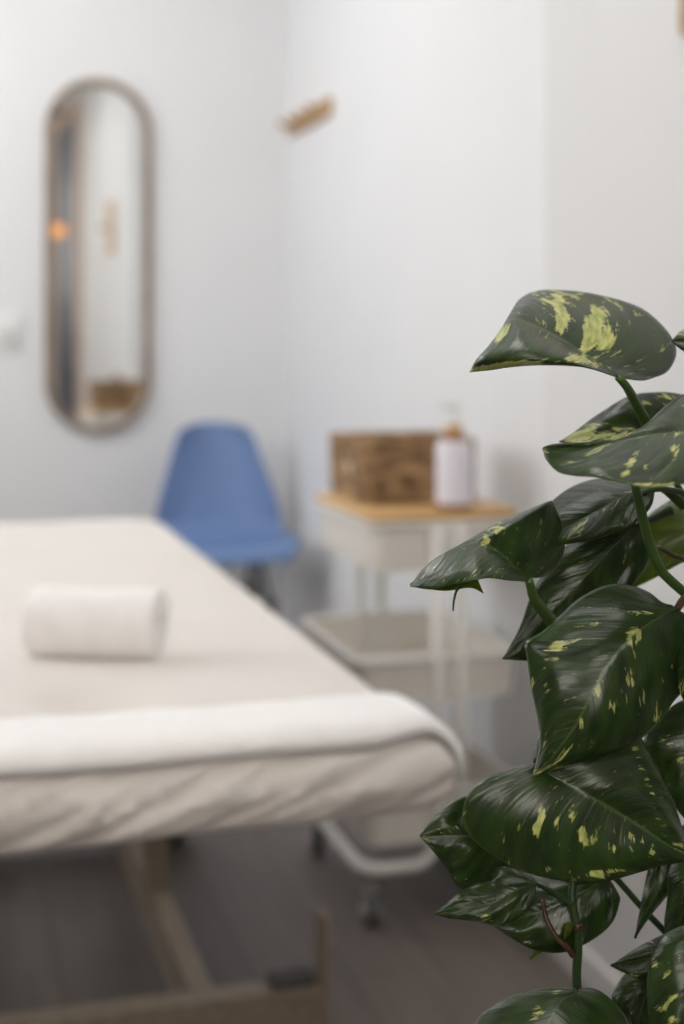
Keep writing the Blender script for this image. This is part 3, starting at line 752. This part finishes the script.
# 6 dark hanging leaf
leaf(6,
 [(632,521,0),(612,522,.2),(590,532,.2),(560,550,0),(540,578,-.3),(529,600,-.8),(518.8,629,-1.4),(502.7,658.8,-2)],
 [(638,524,0),(612,548,-.8),(580,582,-1.3),(548,615,-1.6),(520,645,-1.9),(502.7,659,-2)],
 [(642,528,0),(647,541,0),(651.6,549,0),(647,566,0),(636,582,-.2),(612,615,-.5),(580,645,-1),(540,660,-1.5),(502.7,659.6,-2)],
 patches=[(620,570,30,4,-60,.12)],bulge=.002,seed=8,wav=.003,pet=[(650,520,.5),(670,510,1.5)],petm='stemdark')
# 7 bright leaf seen from below, behind
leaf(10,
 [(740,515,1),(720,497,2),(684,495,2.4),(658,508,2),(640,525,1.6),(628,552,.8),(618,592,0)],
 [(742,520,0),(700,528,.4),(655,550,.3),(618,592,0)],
 [(742,535,-.8),(715,552,-1),(684,562,-1),(656,577.5,-.7),(634,588,-.3),(618,593,0)],amb=.0,lm='leafbacklit',seed=9,bulge=.003,pet=[(756,545,0),(742,630,-4),(714,690,-6.9)])
# 8 big glossy leaf in front
leaf(-2.5,
 [(672,605,.3),(662,602,1.2),(648,591.5,2.2),(629,585,2.9),(607,585,3.2),(581,597,2.8),(561,614.5,1.8),(543,631,.9),(525.6,642,.4),(527,659,.1),(531,688,-.2),(537.7,721,-.8),(538.8,748,-1.2),(532.3,776.6,-1.6)],
 [(677,609,0),(661,616,-.5),(634.5,634.6,-1.3),(612,660,-1.9),(594,690,-2.2),(576,725,-2.2),(552,757,-1.9),(532.3,776.6,-1.6)],
 [(682,612,.2),(702,622,.6),(708,645,.8),(700,668,.5),(684,690,.1),(672,704,-.2),(661.4,720.7,-.5),(640,739.5,-.9),(607.6,754.3,-1.2),(567.3,766,-1.4),(532.3,777,-1.6)],
 patches=[(560,644,18,5,-18,.42),(555,664,8,3,-40,.3),(634,636,8,10,40,.45),(634,690,24,10,70,.2),(612,705,3,8,0,.6),(582,724,3,8,0,.6),(598,688,6,10,20,.4),(560,757,18,3,-40,.4),(535,688,3,14,0,.3),(640,612,14,2,5,.5),(536,772,6,4,0,.4),(597,620,10,2,0,.3),(580,764,40,2,-12,.3)],
 amb=.065,bulge=.006,seed=10,wav=.0030,pet=[(684,600,.6),(700,590,2)],petm='stemred')
# small leaf at the margin beside 8
leaf(-4,[(720,632,.5),(700,636,.6),(684,645,.6),(677,664,.3),(679,690,0),(690,712,-.2)],[(725,640,0),(705,660,-.2),(695,685,-.3),(690,712,-.2)],[(735,650,0),(730,680,0),(712,702,-.1),(690,712,-.2)],patches=[(683,688,12,6,-30,.55)],seed=11,bulge=.003,pet=[(735,618,2),(730,640,5),(714,695,7.1)])
# 9 big leaf below
leaf(-1.2,
 [(541,757,0.20),(560,745,0.60),(600,732,0.90),(632,730,0.90),(650,752,0.60),(670,792,0.30),(684,832,0.00),(694,862,-0.40)],
 [(537,762,0.00),(550,775,-0.64),(582,792,-1.04),(630,820,-1.12),(665,843,-0.96),(694,862,-0.64)],
 [(534,763,0.00),(512,769,-0.18),(490,776.5,-0.36),(470,792,-0.59),(463,810,-0.81),(469,836,-1.08),(498,859,-1.35),(530,874,-1.44),(570,882,-1.35),(602,882.5,-1.17),(642,872,-0.81),(670,864,-0.54),(694,863,-0.36)],
 patches=[(540,822,5,19,8,.55),(582,838,5,14,-8,.55),(572,815,3,12,-8,.4),(604,873,22,4,-5,.6),(633,838,9,4,50,.5),(650,853,4,4,0,.4),(645,775,3,30,-22,.25),(680,845,8,4,0,.4),(586,795,18,3,35,.25),(600,840,14,20,0,.12)],
 amb=.065,bulge=.006,seed=12,wav=.003,pet=[(537,752,.8),(541,742,1.8),(555,720,4)],petm='stemdark')
# 10 leaf at left
leaf(2,
 [(525,838,.5),(520,808,1.3),(495,793,1.4),(466,796,1),(448,805,.6),(434,816,.2),(420,836,-.4)],
 [(522,842,0),(490,838,-.3),(455,836,-.5),(420,836.5,-.4)],
 [(522,850,-.2),(515,880,-.2),(485,893,-.3),(460,889,-.4),(450,874,-.5),(434,853,-.5),(420,837,-.4)],
 patches=[(445,828,16,8,-20,.25),(424,840,5,7,0,.35)],bulge=.004,seed=13,wav=.003,pet=[(540,850,0),(572,880,0)])
# 11 narrow folded leaf
leaf(-.4,
 [(535,878,.6),(515,868,1.2),(498,867,1.3),(487,876,1.1),(470,886,.8),(458,893.7,.5),(435.2,913.5,0)],
 [(536,884,0),(515,891,-.3),(493,903,-.4),(460,909,-.2),(435.2,914,0)],
 [(536,892,-.3),(522,915,-.5),(505,925,-.5),(493,924.4,-.4),(475.8,921.6,-.3),(450,918.5,-.1),(435.2,914.5,0)],
 patches=[(485,918,8,6,0,.4)],bulge=.003,seed=14,wav=.003,pet=[(552,892,.8),(572,905,1.0)],petm='stemdark',petr=.0014)
# 12 round dark leaf
leaf(2.5,
 [(606,872,.5),(570,866,1),(530,874,1),(500,893,.6),(482,920,0)],
 [(608,878,0),(580,893,-.6),(545,910,-.9),(510,921,-.6),(482,922,0)],
 [(613,884,0),(620,897,-.2),(619,905,-.4),(614,920,-.6),(603,932.6,-.8),(582,946,-1.1),(561,953,-1.2),(533,950,-1.1),(509,937,-.8),(493,926,-.4),(482,923,0)],
 patches=[(565,915,40,6,-30,.1)],bulge=.004,seed=15,wav=.004,pet=[(618,870,.3),(630,850,1)],petm='stemdark')
# small green tip below 12
leaf(2,[(541,940,0),(536,946,0),(530,960,0)],[(540,943,-.1),(537,950,-.1),(530,960,0)],[(545,946,0),(541,953,0),(530,960.4,0)],seed=16,bulge=.0005,wav=.0003,lm='leafbacklit')
# 13 bottom leaf
leaf(-1.5,
 [(576,988,.6),(545,988.5,1),(520,993,1),(497,1002,.8),(478,1018,.2),(470,1045,-.6),(490,1085,-1.6),(530,1115,-2.2)],
 [(577,992,0),(560,1003,-.8),(545,1030,-1.5),(534,1070,-2),(530,1115,-2.2)],
 [(579,988,.6),(590,987.5,.9),(600,991,.8),(614,1002,.5),(628,1021,.1),(634,1050,-.6),(610,1090,-1.6),(530,1116,-2.2)],
 patches=[(537,1012,7,7,0,.5),(556,992,8,2,-20,.4)],bulge=.005,seed=17,wav=.002)
# 14 right bottom leaf with yellow flecks
leaf(-5,
 [(702,926,.6),(686,925,.8),(664,934.7,.7),(654,949.5,.4),(648.4,966,.2),(647,992,-.2),(650,1024,-.6),(663,1060,-1.1),(690,1095,-1.6)],
 [(704,930,0),(698,965,-1),(694,1010,-1.6),(692,1050,-1.8),(690,1095,-1.6)],
 [(706,926,.6),(725,928,.8),(742,950,.6),(746,1000,0),(730,1055,-.8),(690,1096,-1.6)],
 patches=[(653,962,5,6,0,.5),(667,973,8,14,20,.2),(676,996,9,4,-20,.7),(663,1008,8,4,-30,.6),(672,1018,6,5,-40,.6),(680,960,4,8,0,.3)],bulge=.006,seed=18,wav=.002,pet=[(712,915,1.5),(714,912,5),(709,925,9)])
# 15 dark pointed leaf
leaf(.5,
 [(690,940,.4),(680,928,.8),(663,934.7,.8),(645,943,.6),(630,952,.4),(610.5,965.8,0)],
 [(690,948,0),(660,955,-.2),(635,961,-.1),(610.5,966,0)],
 [(690,955,-.3),(675,980,-.5),(645,981,-.4),(624,973,-.2),(610.5,966.4,0)],seed=19,bulge=.003,pet=[(700,940,1),(715,920,3)],petm='stemdark',patches=[(634,974,6,3,0,.35)])
# 16 dark leaf under it
leaf(3.5,
 [(668,966,.2),(645,964,.4),(626,973,.4),(615.8,987,.3),(611.6,998,.1),(617,1008,-.1),(628,1022,-.3),(640,1048,-.6)],
 [(668,972,0),(650,988,-.4),(640,1015,-.6),(640,1048,-.6)],
 [(672,975,.1),(684,995,.1),(675,1025,-.2),(640,1049,-.6)],seed=20,bulge=.003,pet=[(684,960,.5),(700,940,1)],petm='stemdark')
# 17 dark leaf pointing down
leaf(3,
 [(660,848,0),(651,858,.2),(646,878,.2),(641,903,0),(637,924,-.2),(635,938.5,-.4)],
 [(664,850,0),(658,880,-.4),(646,912,-.5),(635,938.5,-.4)],
 [(672,850,.1),(678,870,.1),(674,888,0),(665,899,-.1),(649.5,918,-.3),(635,939,-.4)],seed=21,bulge=.003,pet=[(672,838,.5),(690,828,1.2),(715,830,1)],petm='stemdark')
# 18 dark leaf at the right margin
leaf(1.5,
 [(700,850,.1),(680,852,.4),(668,872,.4),(667,900,.2),(664,925,0),(668,950,-.3)],
 [(702,856,0),(692,890,-.5),(680,920,-.5),(668,950,-.3)],
 [(708,856,.2),(722,890,.2),(706,925,0),(668,951,-.3)],seed=22,bulge=.003,pet=[(706,840,1),(715,815,2)],petm='stemdark')
# 19 dark leaf between 8 and 9
leaf(2,
 [(716,706,.4),(690,698,.8),(664,712,.8),(644,738,.5),(650,760,.2),(666,795,-.2),(700,838,-.8)],
 [(718,712,0),(700,745,-.6),(696,790,-.9),(700,838,-.8)],
 [(724,712,.4),(748,740,.4),(740,795,-.1),(700,839,-.8)],patches=[(668,742,14,5,30,.3),(675,755,12,4,40,.25)],seed=23,bulge=.004,pet=[(724,698,.8),(726,730,1.6),(716,790,2)],petm='stemdark')
# stems
def stem(pts,r,m,label=None):
    b=bmesh.new(); P=cr([U(x,y,D0+d/100.0)-pcv for x,y,d in pts],40)
    rr=r if isinstance(r,tuple) else (r,r)
    n=len(P); rad=[rr[0]+(rr[1]-rr[0])*i/(n-1) for i in range(n)]
    tube(b,P,rad,14); return obj('stem',b,M[m],PL)
PT=.60                                                                  # planter rim height
st1=stem([(575,872,1.5),(572,890,1.2),(573,908,1),(577,926,.9),(578,950,1),(577,985,1.2),(586,1060,2),(610,1220,4)],(.0024,.0032),'stemdark')
b=bmesh.new(); tube(b,[U(x,y,D0+d/100)-pcv for x,y,d in ((577,922,.9),(577.5,925,.9),(577.8,927.5,.9),(578,930,.9))],[.0025,.0031,.0031,.0028],12); obj('node',b,M['stemred'],PL)
leaf(.6,[(563,925,.1),(562,932,.1),(564,940,0)],[(568,922,-.1),(566,931,-.2),(564,940,0)],[(574,924,0),(571,932,0),(564,940.5,0)],seed=24,bulge=.0006,wav=.0002,lm='leafbacklit')
stem([(543,900,1.4),(546,918,.9),(556,937,.6),(566,946,.6),(573,956,.8)],(.0012,.0018),'stemred')
stem([(634,482,-2),(640,505,-1.4),(650,545,-.8),(664,575,0),(690,602,1.5),(712,680,3),(716,800,4),(706,950,4),(690,1220,4)],(.0026,.0042),'stem')
stem([(642,494,0),(655,489,.6),(668,490,1.2),(690,500,2.2),(706,560,3),(716,650,3.5),(716,770,3.9)],(.0018,.0022),'stem')
stem([(659,547,3),(672,555,3.4),(690,568,4),(710,640,4),(714,740,3.5)],(.0014,.0018),'stemred')
stem([(604,866,2.6),(622,885,3),(645,911,3.6),(668,935,4),(690,960,4.4),(700,1080,4.4),(680,1220,5)],(.0018,.0026),'stemdark')
stem([(650,430,4),(668,470,5),(700,530,6),(716,640,5.2),(717,790,4)],(.0018,.0022),'stem')
stem([(462,586,-1),(457,590,-1),(454,600,-1),(453,611,-1)],(.0009,.0004),'stem')
# planter below the frame
b=bmesh.new(); lathe(b,[(0,0),(.095,0),(.100,.006),(.135,PT-.01),(.135,PT),(.125,PT),(.122,PT-.05),(0,PT-.05)],(0,0,0),48); obj('planter',b,M['planter'],PL,True,40)
b=bmesh.new(); lathe(b,[(0,PT-.046),(.06,PT-.040),(.1215,PT-.047),(.1215,PT-.05),(0,PT-.05)],(0,0,0),32); obj('soil',b,M['soil'],PL)

# ---------------------------------------------------------------- camera and view
cam=bpy.data.cameras.new('camera'); co=bpy.data.objects.new('camera',cam); COL.objects.link(co)
co.location=(CX,CY,CH); co.rotation_euler=(math.pi/2,0,-math.atan2(SB,CB))
cam.sensor_fit='VERTICAL'; cam.sensor_height=36; cam.lens=F/1024*36
cam.shift_y=-(512-HY)/1024; cam.clip_start=.05
cam.dof.use_dof=True; cam.dof.focus_distance=D0-.02; cam.dof.aperture_fstop=4.4
S.camera=co
w=bpy.data.worlds.new('world'); S.world=w; w.use_nodes=True
w.node_tree.nodes['Background'].inputs[0].default_value=(.5,.55,.6,1); w.node_tree.nodes['Background'].inputs[1].default_value=.1
S.view_settings.view_transform='Standard'; S.view_settings.look='None'; S.view_settings.gamma=1; S.view_settings.exposure=.07
S.view_settings.use_curve_mapping=False
S.cycles.max_bounces=10; S.cycles.diffuse_bounces=6
